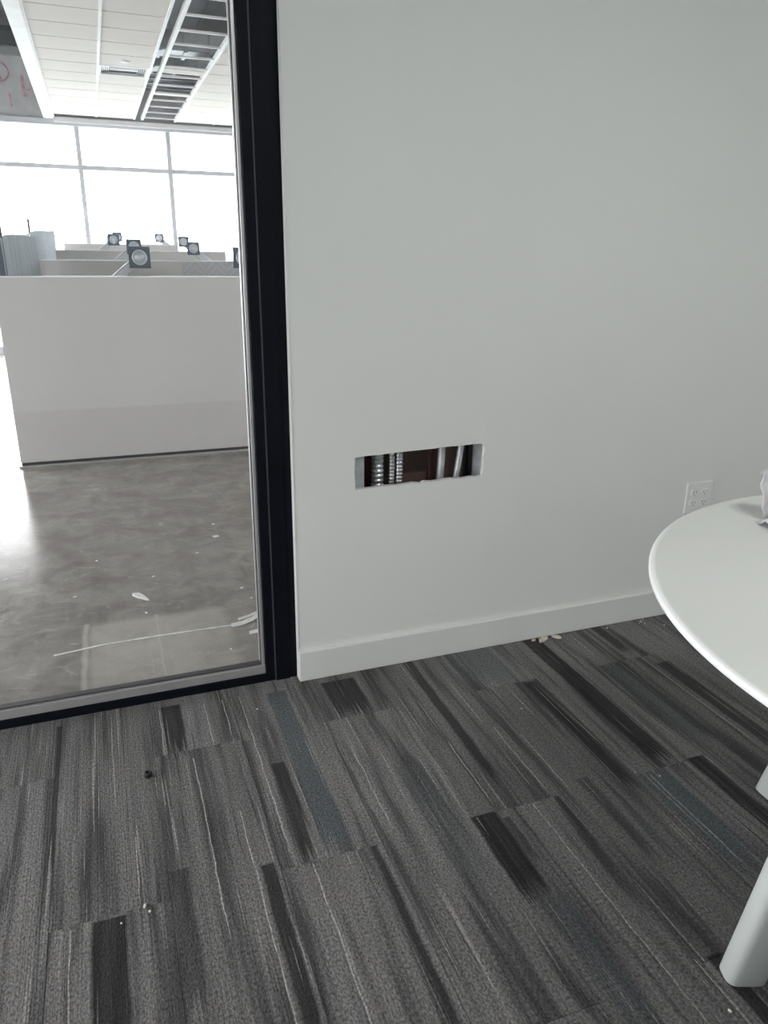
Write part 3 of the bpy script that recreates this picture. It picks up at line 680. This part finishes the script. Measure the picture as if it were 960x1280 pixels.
# border strip along the ceiling's open edge
tr = MB().box(-0.365, -0.262, TY0, FY - 0.02, CEIL - 0.012, CEIL + 0.12).build('trim_1', M['tee'], None, 0.002); tag(tr, 'white border strip along the edge of the tiled ceiling', kind='structure')
MB().box(-0.262, -0.245, TY0, FY - 0.15, CEIL - 0.004, CEIL + 0.02).build('border_angle', M['tee'], tr)
# structural slab and patched concrete beam over the facade
tag(MB().box(OX0, OX1, 2.0, FY + 0.12, 3.75, 3.95).build('ceiling_slab', M['slab']), 'bare concrete slab above the open ceiling', kind='structure')
bmn = empty('facade_beam'); tag(bmn, 'patched concrete beam with red paint marks above the facade windows', kind='structure')
MB().box(OX0, OX1, FY - 0.04, FY + 0.12, 2.725, 3.36).build('beam_face', M['beam'], bmn)
MB().box(OX0, OX1, FY - 0.10, FY + 0.12, 3.36, 3.44).build('beam_ledge', M['slab'], bmn)
MB().box(OX0, OX1, FY - 0.02, FY + 0.12, 3.44, 3.75).build('beam_upper', M['slab'], bmn)
yb = FY - 0.042
MB().lathe([(0.105, 0), (0.105, .003), (0.088, .003), (0.088, 0)], (-0.785, yb + .001, 3.19), (0, -1, 0), 36, closed=True).build('red_ring', M['red'], bmn)
MB().box(-0.80, -0.76, yb - .001, yb + .002, 3.10, 3.14).build('red_stroke', M['red'], bmn)
rr = random.Random(3)
for (x, z, w, h) in [(-0.545, 3.09, .030, .17), (-0.53, 2.98, .045, .07), (-0.70, 2.90, .030, .16), (-0.775, 3.12, .02, .05), (-0.50, 3.02, .05, .018), (-0.86, 2.95, .03, .12)]:
    pol = [(x - w / 2 + rr.uniform(-.006, .006), z - h / 2), (x + w / 2 + rr.uniform(-.006, .006), z - h / 2 + rr.uniform(0, .03)), (x + w / 2 + rr.uniform(-.008, .008), z), (x + w / 2, z + h / 2 - rr.uniform(0, .03)), (x - w / 2, z + h / 2), (x - w / 2 + rr.uniform(-.008, .008), z)]
    MB().prism(pol, 0, 0.0025, Matrix.Translation((0, yb + .0015, 0)) @ Matrix.Rotation(PI / 2, 4, 'X')).build('red_stroke', M['red'], bmn)
MB().box(-1.1, -0.40, FY - 0.30, FY - 0.11, 3.46, 3.60).build('pipe_box', M['duct'], bmn)
# ducts above the open bay
def duct(x0, x1, y0, y1, z0, z1, mat, label, name='air_duct'):
    t = empty(name, ((x0 + x1) / 2, (y0 + y1) / 2, z0)); hx, hy, h = (x1 - x0) / 2, (y1 - y0) / 2, z1 - z0
    MB().box(-hx, hx, -hy, hy, 0, h).build('duct_body', mat, t, 0.01)
    n = 5
    for k in range(1, n):
        if hy > hx: y = -hy + 2 * hy * k / n; MB().box(-hx - .012, hx + .012, y - .015, y + .015, -.012, h + .012).build('duct_flange', M['duct_lt'], t)
        else: x = -hx + 2 * hx * k / n; MB().box(x - .015, x + .015, -hy - .012, hy + .012, -.012, h + .012).build('duct_flange', M['duct_lt'], t)
    MB().box(-.02, .02, -.02, .02, h, 3.75 - z0).build('hanger', M['galv'], t)
    return tag(t, label, 'duct', 'ducts above the ceiling')
duct(0.68, 1.02, 2.6, 7.3, 3.02, 3.40, M['duct'], 'large dark air duct above the open ceiling bay')
duct(0.30, 1.40, 7.62, 7.90, 2.92, 3.08, M['duct_lt'], 'pale metal duct crossing the open ceiling bay')
duct(0.30, 1.40, 8.45, 8.70, 2.95, 3.15, M['duct_lt'], 'far metal duct crossing the open ceiling bay')
duct(0.74, 1.30, 9.0, 10.3, 3.05, 3.3, M['duct'], 'dark duct at the far end of the open ceiling bay')
duct(0.55, 0.66, 2.6, 9.9, 3.20, 3.30, M['duct'], 'narrow dark duct above the slot beside the open bay')
# slot diffuser set into the tiles
df = empty('ceiling_diffuser', (0.222, TY0 + 13 * TP, CEIL)); tag(df, 'white slot air diffuser with curved vanes set into the ceiling tiles', 'diffuser')
W_, D_ = 0.408, TP
m = MB(); m.box(0.004, W_ - .004, 0.004, 0.03, -.004, .02); m.box(0.004, W_ - .004, D_ - .03, D_ - .004, -.004, .02); m.box(0.004, 0.02, .03, D_ - .03, -.004, .02); m.box(W_ - .02, W_ - .004, .03, D_ - .03, -.004, .02); m.build('frame', M['tee'], df)
MB().box(0.02, W_ - .02, .03, D_ - .03, .06, .065).build('inner_box', M['panel_dark'], df)
for x0, x1 in ((.02, .085), (W_ - .085, W_ - .02)):
    m = MB()
    m.box(x0, x1, .03, D_ - .03, .018, .022); m.build('end_grille', M['alu'], df)
    for k in range(4): MB().box(x0 + .006 + k * .015, x0 + .011 + k * .015, .035, D_ - .035, .008, .018).build('grille_slat', M['gasket'], df)
m = MB(); rs = []
for x in (.09, W_ - .09):
    rs.append([(x, .10 + .20 * (k / 10), .055 - .05 * math.sin(PI * k / 10)) for k in range(11)] + [(x, .30 - .20 * (k / 10), .060 - .045 * math.sin(PI * (1 - k / 10))) for k in range(11)])
m.rings(rs).build('curved_vane', M['tee'], df)
sp_ = MB().lathe([(0.045, 0), (0.045, .006), (0.03, .010), (0, .010)], (0.42, TY0 + 12 * TP + .2, CEIL - .002), (0, 0, -1), 20, cap=False).build('smoke_detector', M['tee'])
tag(sp_, 'flat white round fitting on the ceiling tile beside the diffuser', 'ceiling fitting')

# ---- facade
fa = empty('window_3'); tag(fa, 'full height facade glazing with grey mullions and a transom', kind='structure')
hb = MB().box(OX0, OX1, FY - 0.10, FY + 0.06, 2.665, 2.728).build('head_rail', M['mullion'], fa)
MB().box(-0.26, OX1, FY - 0.16, FY - 0.10, 2.695, 2.745).build('ceiling_channel', M['tee'], fa)
MB().box(OX0, OX1, FY - 0.03, FY + 0.05, 2.195, 2.245).build('transom', M['mullion'], fa)
MB().box(OX0, OX1, FY - 0.04, FY + 0.06, 0.0, 0.09).build('sill_rail', M['mullion'], fa)
mx = [-0.018 + 1.065 * k for k in range(-4, 7)]
mm = MB().box(-0.027, 0.027, FY - 0.06, FY + 0.06, 0.0, 2.70).mesh('mullion'); mm.materials.append(M['mullion'])
for x in mx:
    if x < OX0 or x > OX1: continue
    o = bpy.data.objects.new('mullion', mm); COL.objects.link(o); o.location = (x, 0, 0); o.parent = fa
ed = [OX0] + [x for x in mx if OX0 < x < OX1] + [OX1]
for a, b in zip(ed[:-1], ed[1:]):
    for z0, z1 in ((0.09, 2.195), (2.245, 2.665)):
        MB().box(a + .02, b - .02, FY + 0.005, FY + 0.017, z0, z1).build('pane', M['facade_glass'], fa)
gr = empty('guard_rail', (0, FY + 0.9, 0)); tag(gr, 'thin pale guard rail outside the facade windows', 'railing')
MB().tube([(-4, 0, 1.44), (7, 0, 1.44)], 0.012, 8).build('top_rail', M['rail'], gr)
for k in range(12): MB().tube([(-3.5 + .93 * k, 0, -0.1), (-3.5 + .93 * k, 0, 1.44)], 0.010, 8).build('baluster', M['rail'], gr)
tag(MB().box(OX0, OX1, FY + 0.12, FY + 1.0, -0.4, -0.1).build('balcony_slab', M['slab']), kind='structure')
# office side walls
wo = empty('wall_office_left'); tag(wo, kind='structure')
MB().box(OX0 - .12, OX0, 2.0, 2.5, 0, 3.75).build('wall_pier', M['white'], wo)
MB().box(OX0 - .12, OX0, 2.5, FY + .12, 2.72, 3.75).build('wall_above_window', M['white'], wo)
w4 = empty('window_4'); tag(w4, kind='structure')
ye = [2.5 + (FY + .05 - 2.5) * k / 7 for k in range(8)]
for y in ye: MB().box(OX0 - .10, OX0, y - .027, y + .027, 0, 2.72).build('mullion', M['mullion'], w4)
for z0, z1 in ((0, .09), (2.195, 2.245), (2.66, 2.72)): MB().box(OX0 - .09, OX0 - .01, 2.5, FY + .05, z0, z1).build('transom', M['mullion'], w4)
for a, b in zip(ye[:-1], ye[1:]):
    for z0, z1 in ((0.09, 2.195), (2.245, 2.66)): MB().box(OX0 - .06, OX0 - .048, a + .02, b - .02, z0, z1).build('pane', M['facade_glass'], w4)
tag(MB().box(OX1, OX1 + .12, 2.0, FY + .12, -.02, 3.75).build('wall_office_right', M['white']), kind='structure')
MB().box(OX0, RX1 + .12, 2.0, 2.118, CEIL + .10, 3.75).build('upper_wall', M['white'], wo)
MB().box(OX0, RX0 - .0, 2.0, 2.118, 0, CEIL + .10).build('side_wall', M['white'], wo)
# ---- outside
gd = MB().box(-150, 150, FY + 3, 250, -14.2, -14).build('street_ground', M['ext']); tag(gd, 'pale ground far below outside the facade', kind='structure')
gd2 = MB().box(-150, -6, -120, FY + 3, -14.2, -14).build('street_ground', M['ext']); tag(gd2, 'pale ground far below outside the room window', kind='structure')
bd = empty('far_building', (11.9, 62, -14)); tag(bd, 'pale blue banded building far outside, right of the second mullion', 'building')
MB().box(-0.95, 0.95, 0, 4, 0, 15.7).build('tower', M['bldg'], bd)
for k in range(14): MB().box(-1.0, 1.0, -.08, 4.05, 1.0 + 1.07 * k, 1.45 + 1.07 * k).build('floor_band', M['bldg_band'], bd)
